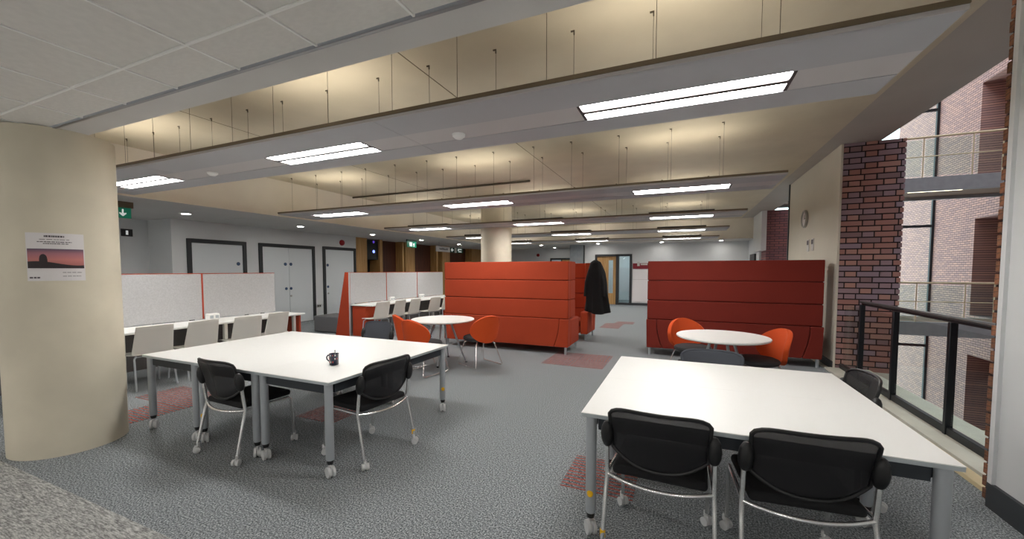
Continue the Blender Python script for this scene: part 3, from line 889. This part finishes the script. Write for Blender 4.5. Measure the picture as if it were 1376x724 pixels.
make_mesh_chair('black mesh chair at the table side facing away from the balustrade', (0.905, 3.42, 0), radians(92), tags_=(-1,))
make_mesh_chair('slate grey chair behind the joined tables, near the round table', (-3.85, 4.03, 0), radians(176), back='slate', rim='slate')
make_mesh_chair('slate grey chair behind the square white table, before the deep red sofa', (0.25, 3.64, 0), radians(180), back='slate', rim='slate')

# --- mug with spoon
mg = thing('mug', 'navy printed mug with a spoon on the white table', 'mug', (-2.70, 2.47, 0.72), radians(10))
MB().lathe([(0.0, 0.0), (0.034, 0.0), (0.037, 0.004), (0.038, 0.092), (0.040, 0.095), (0.036, 0.095), (0.0345, 0.09), (0.033, 0.01), (0, 0.01)], (0, 0, 0), 32).build('body', 'mug', mg)
MB().tube([(-0.036, 0, 0.078), (-0.058, 0, 0.078), (-0.072, 0, 0.062), (-0.068, 0, 0.042), (-0.052, 0, 0.03), (-0.036, 0, 0.022)], 0.0055, 10).build('handle', 'mug', mg)
MB().tube([(0.0, 0.02, 0.012), (0.012, 0.0, 0.095), (0.02, -0.01, 0.128)], [0.003, 0.003, 0.005], 8).build('spoon', 'silver', mg)
rr = random.Random(3)
for k in range(11):
    a = radians(-150 + 26 * (k % 6)) ; z = 0.022 + 0.028 * (k // 4)
    pts = []
    w = rr.uniform(0.12, 0.24)
    mbp = MB()
    mbp.grid(lambda u, v: (0.0386 * cos(a + w * u), 0.0386 * sin(a + w * u), z + 0.014 * v), 3, 1)
    mbp.build('print_patch', 'mug_red' if k % 2 else 'mug_white', mg, solid=0.0006)

# --- round tables
def round_table(label, loc):
    t = thing('round_table', label, 'table', loc, group='round white tables')
    MB().lathe([(0.0, 0.692), (0.50, 0.692), (0.515, 0.70), (0.518, 0.708), (0.515, 0.716), (0.51, 0.72), (0.0, 0.72)], (0, 0, 0), 64).build('tabletop', 'white_top', t)
    MB().lathe([(0.16, 0.66), (0.16, 0.692)], (0, 0, 0), 24).build('mounting_plate', 'dark_steel', t)
    for k in range(4):
        a = radians(20 + 90 * k)
        pts = [(0.13 * cos(a), 0.13 * sin(a), 0.67), (0.17 * cos(a), 0.17 * sin(a), 0.55), (0.26 * cos(a), 0.26 * sin(a), 0.3), (0.38 * cos(a), 0.38 * sin(a), 0.02)]
        lg = MB().tube(pts, [0.018, 0.017, 0.016, 0.014], 12).build('leg', 'leg_grey', t)
        MB().lathe([(0.018, 0), (0.018, 0.022)], (0.384 * cos(a), 0.384 * sin(a), 0), 12).build('foot', 'black_plastic', lg)
    return t
round_table('round white table before the rust orange sofa', (-3.62, 5.55, 0))
round_table('round white table before the deep red sofa', (0.46, 5.45, 0))

# --- orange tub chairs, face +Y
def orange_chair(label, loc, rz):
    t = thing('tub_chair', label, 'chair', loc, rz, group='orange tub chairs')
    def surf(u, v):
        a = 2 * pi * u
        r = sin(v * pi / 2) if v < 1 else 1
        x = 0.265 * r * cos(a)
        zz = 0.215 * r * sin(a)
        z = 0.605 + zz
        y = -0.235 - 0.20 * (z - 0.40) + 0.14 * (x / 0.265) ** 2
        return (x, y, z)
    MB().grid(surf, 36, 8).build('backrest', 'orange', t, solid=0.05, bevel=0.012, seg=3)
    prof = [(0.0, 0.40), (0.20, 0.40), (0.235, 0.415), (0.245, 0.44), (0.235, 0.462), (0.20, 0.475), (0.0, 0.48)]
    MB().lathe(prof, (0, 0.03, 0), 36).build('seat', 'seat_grey', t)
    for s in (-1, 1):
        MB().tube([(s * 0.13, -0.14, 0.41), (s * 0.17, -0.17, 0.36), (s * 0.25, -0.27, 0.03), (s * 0.25, -0.25, 0.012), (s * 0.25, 0.22, 0.012), (s * 0.25, 0.25, 0.03), (s * 0.19, 0.15, 0.36), (s * 0.14, 0.12, 0.41)], 0.009, 10).build('sled_leg', 'chrome', t)
    MB().tube([(-0.15, 0.13, 0.395), (0.15, 0.13, 0.395)], 0.009, 8).build('cross_tube', 'chrome', t)
    return t
orange_chair('orange tub chair with black seat between the joined tables and round table', (-3.50, 4.86, 0), radians(-10))
orange_chair('orange tub chair facing the rust sofa, beyond its twin at the round table', (-3.97, 5.25, 0), radians(-36))
orange_chair('orange tub chair turned away from the sofa corner at the round table', (-2.98, 5.62, 0), radians(62))
orange_chair('orange tub chair with its front showing, against the deep red sofa', (0.14, 6.05, 0), radians(205))
orange_chair('orange tub chair side-on toward the brick pier at the round table', (0.86, 5.5, 0), radians(115))

# --- high-back sofas: local x along the length, back plane at y=0, seat toward +y
def make_sofa(label, loc, rz, fab, L=2.58):
    t = thing('high_back_sofa', label, 'sofa', loc, rz, group='high back sofas')
    h = L / 2
    for i, (z0, z1) in enumerate([(0.648, 0.982), (0.992, 1.332), (1.342, 1.68)]):
        B(-h, h, 0.0, 0.16, z0, z1).build('back_band', fab, t, bevel=0.014, seg=3)
        for s in (-1, 1):
            B(min(s * (h - 0.13), s * h), max(s * (h - 0.13), s * h), 0.165, 0.50, z0, z1).build('wing_band', fab, t, bevel=0.014, seg=3)
    MB().box(-h + 0.015, h - 0.015, 0.015, 0.15, 0.5, 1.66).build('back_core', 'seam', t)
    # lower back panel between two curved arm ends
    e = 0.26
    cv = [(0.10 * (k / 8) ** 2 * 1.0, 0.135 + 0.505 * k / 8) for k in range(9)]   # inward curve of the seam
    mid = [(-h + e - c[0], c[1]) for c in cv]
    B_ = [(-h + e - 0.10 * (1 - (1 - k / 8) ** 2), 0.135 + 0.505 * k / 8) for k in range(9)]
    left = [(x + 0.004, z) for x, z in B_]
    right = [(-x, z) for x, z in left]
    MB().prism(right + list(reversed(left)), 'Y', -0.02, 0.16).build('lower_back', fab, t, bevel=0.01, seg=3)
    for s in (-1, 1):
        poly = [(s * h, 0.135), (s * (h + 0.012), 0.64)] + [(-s * (x - 0.004), z) if s == 1 else (x - 0.004, z) for x, z in reversed(B_)]
        MB().prism(poly, 'Y', -0.022, 0.16).build('arm_end', fab, t, bevel=0.01, seg=3)
        xa, xb = sorted((s * (h + 0.006), s * (h - 0.16)))
        MB().box(xa, xb, 0.165, 0.80, 0.135, 0.62).build('arm', fab, t, bevel=0.03, seg=4)
    B(-h + 0.17, h - 0.17, 0.165, 0.76, 0.15, 0.30).build('seat_base', fab, t, bevel=0.012)
    n = 3
    w = (L - 0.34) / n
    for k in range(n):
        a = -h + 0.17 + k * w
        B(a + 0.004, a + w - 0.004, 0.22, 0.80, 0.305, 0.44).build('seat_cushion', fab, t, bevel=0.03, seg=4)
    for sx in (-1, 1):
        for y in (0.02, 0.75):
            MB().tube([(sx * (h - 0.05), y, 0.15), (sx * (h - 0.05), y, 0.0)], [0.024, 0.022], 12).build('leg', 'leg_grey', t)
    return t
make_sofa('rust orange high back sofa, its back to the round table', (-3.15, 6.88, 0), 0, 'rust')
make_sofa('rust orange high back sofa with a black coat hung on it', (-3.15, 9.25, 0), pi, 'rust')
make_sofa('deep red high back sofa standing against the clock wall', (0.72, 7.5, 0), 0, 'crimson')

# --- coat over the end of the far sofa
def coat_surf(u, v):
    a = 2 * pi * u
    z = 1.74 - 1.14 * v
    base = 0.07 + 0.10 * min(1, v / 0.25) ** 0.6 + 0.09 * v ** 1.3
    if v < 0.02: base = 0.03
    fold = 1 + (0.10 * sin(5 * a + 3 * v) + 0.06 * sin(9 * a - 2 * v)) * min(1, v * 2.2)
    return (0.03 * v + base * 1.0 * fold * cos(a) + 0.03 * v, base * 0.75 * fold * sin(a) - 0.02 * v, z + 0.03 * sin(2 * a + 1) * v)
ct = thing('coat', 'black hooded coat hanging over the end of the rust sofa', 'coat', (-1.75, 8.72, 0))
MB().grid(coat_surf, 48, 24).build('body', 'coat', ct, solid=0.008)
def hood(u, v):
    a = 2 * pi * u; b = pi * v
    return (0.11 * cos(a) * sin(b), 0.09 * sin(a) * sin(b) - 0.01, 1.63 + 0.11 * cos(b))
MB().grid(hood, 24, 12).build('hood', 'coat', ct)
for s in (-1, 1):
    MB().tube([(s * 0.10, -0.06, 1.52), (s * 0.16, -0.09, 1.25), (s * 0.19, -0.10, 0.95)], [0.05, 0.055, 0.045], 12).build('sleeve', 'coat', ct)

# --- study benches with felt screens
def make_bench(label, y0, panels, red_end, loc_x=-7.05):
    y1 = panels[-1]
    t = thing('study_bench', label, 'desk', (loc_x, 0, 0))
    for a, b in zip(panels[:-1], panels[1:]):
        p = B(-0.05, -0.01, a + 0.012, b - 0.012, 0.74, 1.46).build('screen_panel', 'felt', t, bevel=0.004)
        B(-0.052, -0.008, a - 0.012, a + 0.010, 0.74, 1.47).build('screen_trim', 'red_trim', p)
        B(-0.052, -0.008, a + 0.012, b - 0.012, 1.461, 1.472).build('screen_trim', 'red_trim', p)
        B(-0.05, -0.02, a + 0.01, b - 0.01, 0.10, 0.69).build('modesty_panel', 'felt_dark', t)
    B(-0.03, 0.64, y0, y1 + 0.1, 0.70, 0.728).build('worktop', 'white_top', t, bevel=0.006)
    if red_end == 'far':
        B(-0.06, 0.60, y1 + 0.0, y1 + 0.035, 0.02, 0.70).build('end_panel', 'red_trim', t)
    else:
        MB().prism([(-0.42, 0.0), (0.0, 0.0), (0.0, 1.475), (-0.10, 1.475), (-0.16, 1.2)], 'Y', y0 - 0.06, y0 - 0.012).build('end_panel', 'rust', t, bevel=0.004)
        B(0.02, 0.42, y0 + 0.03, y0 + 0.55, 0.0, 0.69).build('pedestal', 'rust', t, bevel=0.006)
        B(-0.008, 0.004, y0 - 0.05, y0 - 0.01, 0.0, 1.47).build('edge_trim', 'felt', t)
        B(-0.03, 0.62, y1 + 0.02, y1 + 0.05, 0.02, 0.70).build('end_panel', 'rust', t)
    for y in [y0 + 0.1] + panels[1:-1] + [y1 - 0.05]:
        if red_end != 'far' and y < y0 + 0.2: continue
        B(0.50, 0.55, y - 0.025, y + 0.025, 0.0, 0.70).build('leg', 'white_shell', t, bevel=0.004)
    return t
make_bench('white study bench with grey felt screens beside the round column', 1.45, [1.45, 2.65, 3.89, 5.13], 'far')
make_bench('white study bench with three felt screens and tapered red end', 6.96, [6.96, 8.2, 9.5, 10.85], 'near')
def power_box(x, y, lab):
    p = thing('power_unit', lab, 'power unit', (x, y, 0.728))
    B(-0.05, 0.05, -0.085, 0.085, 0.0, 0.10).build('case', 'white_top', p, bevel=0.018, seg=3)
    for s in (-1, 1):
        B(0.05, 0.052, s * 0.04 - 0.025, s * 0.04 + 0.025, 0.025, 0.07).build('socket', 'edge_grey', p)
power_box(-6.93, 3.95, 'white power box on the bench beside the round column')
power_box(-6.95, 8.25, 'white power box at the first screen joint of the tapered end bench')
power_box(-6.95, 9.55, 'white power box at the second screen joint of the tapered end bench')
tag(B(-8.35, -7.55, 7.05, 7.75, 0.02, 0.40).build('bench_seat', 'bench_grey', bevel=0.02, seg=3), 'low grey upholstered block behind the tapered red end panel', 'bench')

# --- white shell chairs, face +Y locally
def make_shell_chair():
    t = thing('shell_chair', '', 'chair')
    def back(u, v):
        s = 2 * u - 1
        w = 0.218 - 0.022 * v
        return (w * s, -0.19 - 0.09 * v + 0.035 * s * s, 0.455 + 0.36 * v - 0.006 * abs(s) ** 6 * v)
    MB().grid(back, 12, 8).build('backrest', 'white_shell', t, solid=0.012, bevel=0.003)
    def seat(u, v):
        s = 2 * u - 1
        return ((0.218 - 0.012 * v) * s, -0.19 + 0.41 * v, 0.445 - 0.02 * sin(pi * v) + 0.012 * s * s - 0.02 * max(0, v - 0.85) / 0.15)
    MB().grid(seat, 10, 10).build('seat', 'white_shell', t, solid=0.014)
    for sx in (-1, 1):
        MB().tube([(sx * 0.17, -0.15, 0.43), (sx * 0.20, -0.18, 0.40), (sx * 0.215, -0.24, 0.0)], 0.011, 10).build('leg', 'leg_grey', t)
        MB().tube([(sx * 0.17, 0.13, 0.42), (sx * 0.20, 0.17, 0.39), (sx * 0.215, 0.22, 0.0)], 0.011, 10).build('leg', 'leg_grey', t)
    MB().tube([(-0.18, -0.15, 0.42), (0.18, -0.15, 0.42)], 0.01, 8).build('crossbar', 'leg_grey', t)
    return t
sc = make_shell_chair()
spots = [((-6.46, 2.87, 0), 88, 'white shell chair at the bench, beside the round column', 1), ((-6.42, 3.40, 0), 92, 'white shell chair at the bench, second from the round column', 1),
         ((-6.36, 4.02, 0), 84, 'white shell chair at the bench, third from the round column', 1), ((-6.46, 4.55, 0), 95, 'white shell chair at the bench end nearest the double doors', 1),
         ((-6.36, 7.02, 0), 84, 'white shell chair beside the red pedestal', 2), ((-6.34, 7.56, 0), 92, 'white shell chair second from the red pedestal', 2),
         ((-6.32, 8.12, 0), 90, 'white shell chair third from the red pedestal', 2), ((-6.2, 8.85, 0), 82, 'white shell chair fourth from the red pedestal', 2),
         ((-6.25, 9.5, 0), 88, 'white shell chair fifth from the red pedestal', 2)]
for i, (p, a, lab, r) in enumerate(spots):
    g = 'shell chairs at the bench by the column' if r == 1 else 'shell chairs at the tapered end bench'
    if i == 0:
        sc.location = p; sc.rotation_euler = (0, 0, radians(a)); sc['label'] = lab; sc['group'] = g
    else:
        dup(sc, p, radians(a), lab, g)

# ================================================================== SIGNS AND SMALL THINGS
ck = thing('wall_clock', 'round silver-rimmed clock on the off-white wall', 'clock', (XR, 9.26, 2.5))
MB().lathe([(0.165, 0), (0.17, -0.03), (0.16, -0.045), (0.145, -0.04), (0.145, -0.02)], (0, 0, 0), 36, 'X').build('rim', 'silver', ck)
MB().lathe([(0.146, 0), (0.146, -0.022)], (0, 0, 0), 36, 'X').build('face', 'paper', ck)
MB().box(-0.028, -0.024, -0.006, 0.006, -0.01, 0.075).box(-0.031, -0.028, -0.10, 0.008, -0.004, 0.004).build('hands', 'black_plastic', ck)
for y, lab in [(9.03, 'further from the brick pier'), (8.75, 'nearer the brick pier')]:
    n = thing('wall_notice', 'small pale notice plate under the clock, the one ' + lab, 'notice', (XR, y, 1.98))
    B(-0.012, 0, -0.07, 0.07, -0.11, 0.11).build('plate', 'sign_grey', n, bevel=0.004)
    B(-0.014, -0.012, -0.05, 0.05, 0.01, 0.09).build('print', 'ink', n)

def arrow(mb, c, d, s, y0, y1, axis='X'):
    # flat arrow centred on c in the plane of the sign, d = direction (unit 2-D)
    dx, dz = d; px, pz = -dz, dx
    def q(a, b): return (c[0] + dx * a * s + px * b * s, c[1] + dz * a * s + pz * b * s)
    mb.prism([q(-1, -0.18), q(0.1, -0.18), q(0.1, -0.18), q(-0.1, -0.75), q(0.25, -0.75), q(0.95, 0), q(0.25, 0.75), q(-0.1, 0.75), q(0.1, 0.18), q(-1, 0.18)], axis, y0, y1)
    return mb
# sign hung from soffit near the column
s1 = thing('exit_sign', 'green exit sign with a white down arrow beside the round column', 'sign', (-8.5, 3.52, 2.65))
B(-0.02, 0.02, -0.25, 0.16, -0.10, 0.0).build('mount', 'bronze', s1)
B(-0.012, 0.012, -0.25, 0.13, -0.27, -0.10).build('panel', 'sign_green', s1)
arrow(MB(), (0.02, -0.185), (0, -1), 0.06, 0.0125, 0.015).build('arrow', 'sign_white', s1)
s4 = thing('wall_plate', 'small black plate with a pale figure on the alcove wall', 'sign', (-11.2, 4.72, 2.34))
B(0, 0.015, -0.10, 0.10, -0.08, 0.08).build('plate', 'black_plastic', s4, bevel=0.004)
B(0.015, 0.017, -0.02, 0.02, -0.045, 0.045).build('figure', 'sign_white', s4)
s2 = thing('exit_sign', 'small green running-man exit sign before the dark timber door', 'sign', (-9.3, 12.2, ZC))
B(-0.03, 0.03, -0.28, 0.28, -0.06, 0).build('mount', 'sign_dark', s2)
B(-0.014, 0.014, -0.27, 0.27, -0.28, -0.06).build('panel', 'sign_green', s2)
MB().box(0.015, 0.017, -0.14, 0.02, -0.24, -0.10).build('door_symbol', 'sign_white', s2)
MB().box(0.015, 0.017, 0.08, 0.16, -0.19, -0.13).box(0.015, 0.017, 0.10, 0.13, -0.25, -0.19).build('running_figure', 'sign_white', s2)
s3 = thing('hanging_sign', 'hanging sign with grey name panel, left arrow and green exit panel', 'sign', (-9.0, 14.35, 0))
for y in (-0.8, 0.95):
    MB().tube([(0, y, 2.48), (0, y, ZC)], 0.008, 8).build('hanger', 'silver', s3)
B(-0.02, 0.02, -1.0, 0.0, 2.27, 2.48).build('name_panel', 'sign_grey', s3, bevel=0.003)
B(-0.02, 0.02, 0.0, 0.36, 2.27, 2.48).build('arrow_panel', 'sign_dark', s3)
B(-0.02, 0.02, 0.37, 0.53, 2.27, 2.48).build('small_panel', 'sign_grey', s3)
B(-0.02, 0.02, 0.54, 1.08, 2.27, 2.48).build('exit_panel', 'sign_dark', s3)
arrow(MB(), (0.18, 2.375), (-1, 0), 0.10, 0.021, 0.023).build('arrow', 'sign_white', s3)
MB().box(0.021, 0.023, 0.64, 0.95, 2.41, 2.44).box(0.021, 0.023, 0.68, 0.95, 2.31, 2.34).box(0.021, 0.023, 0.62, 0.72, 2.36, 2.40).build('exit_symbol', 'sign_white', s3)
rr = random.Random(11)
mbt = MB(); y = -0.78
while y < -0.22:
    w = rr.uniform(0.03, 0.07)
    mbt.box(0.021, 0.023, y, y + w, 2.345, 2.345 + rr.choice([0.05, 0.05, 0.075])); y += w + 0.02
mbt.build('lettering', 'ink', s3)
tag(MB().lathe([(0.0, 0.08), (0.05, 0.075), (0.085, 0.05), (0.095, 0.02), (0.095, 0)], (XL, 9.84, 2.42), 24, 'X').build('alarm_bell', 'red_bell'), 'red fire alarm sounder above the door beside the timber', 'alarm')
tag(MB().lathe([(0.0, -0.08), (0.05, -0.075), (0.08, -0.05), (0.085, 0)], (-7.2, 20.4, 2.33), 20, 'Y').build('alarm_bell', 'red_bell'), 'red fire alarm sounder on the wall beyond the pillar', 'alarm')
sk = thing('wall_socket', 'white double socket on the wall between the white doors', 'socket', (XL, 8.9, 0.42))
B(0, 0.012, -0.075, 0.075, -0.045, 0.045).build('plate', 'silver', sk, bevel=0.003)
MB().box(0.012, 0.015, -0.05, -0.02, -0.02, 0.02).box(0.012, 0.015, 0.02, 0.05, -0.02, 0.02).build('outlets', 'black_plastic', sk)
sc2 = thing('ticket_screen', 'dark panel with blue indicator lamps in the timber wall', 'screen', (XL - 0.1, 11.32, 0))
B(-0.1, 0.0, -0.33, 0.33, 1.9, 2.6).build('panel', 'black_plastic', sc2, bevel=0.01)
MB().lathe([(0.055, 0.0), (0.05, 0.01)], (0.0, 0.1, 2.2), 16, 'X').build('indicator', 'blue_glow', sc2)
MB().lathe([(0.05, 0.0), (0.045, 0.01)], (0.0, 0.1, 2.55), 16, 'X').build('indicator', 'purple_glow', sc2)
nb = thing('notice_board', 'white notice board under a maroon banner beside the timber door', 'notice board', (-1.98, 17.95, 0))
B(0, 1.2, -0.03, 0, 0.15, 1.55).build('board', 'paper', nb, bevel=0.004)
B(0, 1.2, -0.034, -0.03, 1.12, 1.125).build('rail', 'ink', nb)
B(0, 1.3, -0.035, 0, 1.58, 1.82).build('banner', 'maroon', nb)
MB().box(0.18, 0.28, -0.037, -0.035, 1.70, 1.88).box(0.32, 0.60, -0.037, -0.035, 1.74, 1.80).build('lettering', 'sign_grey', nb)
tag(B(1.92, 2.01, 3.68, 4.6, 0.0, 0.035).build('timber_batten', 'batten', bevel=0.003), 'pale timber batten on the carpet beside the sill', 'batten')
pp = tag(MB().grid(lambda u, v: (0.21 * (u - 0.5), 0.3 * (v - 0.5), 0.002 + 0.012 * u * u), 6, 6).build('paper_sheet', 'paper', solid=0.001, loc=(1.72, 4.32, 0.004)), 'loose white paper sheet on the carpet beside the batten', 'paper')
pp.rotation_euler = (0, 0, 0.5)
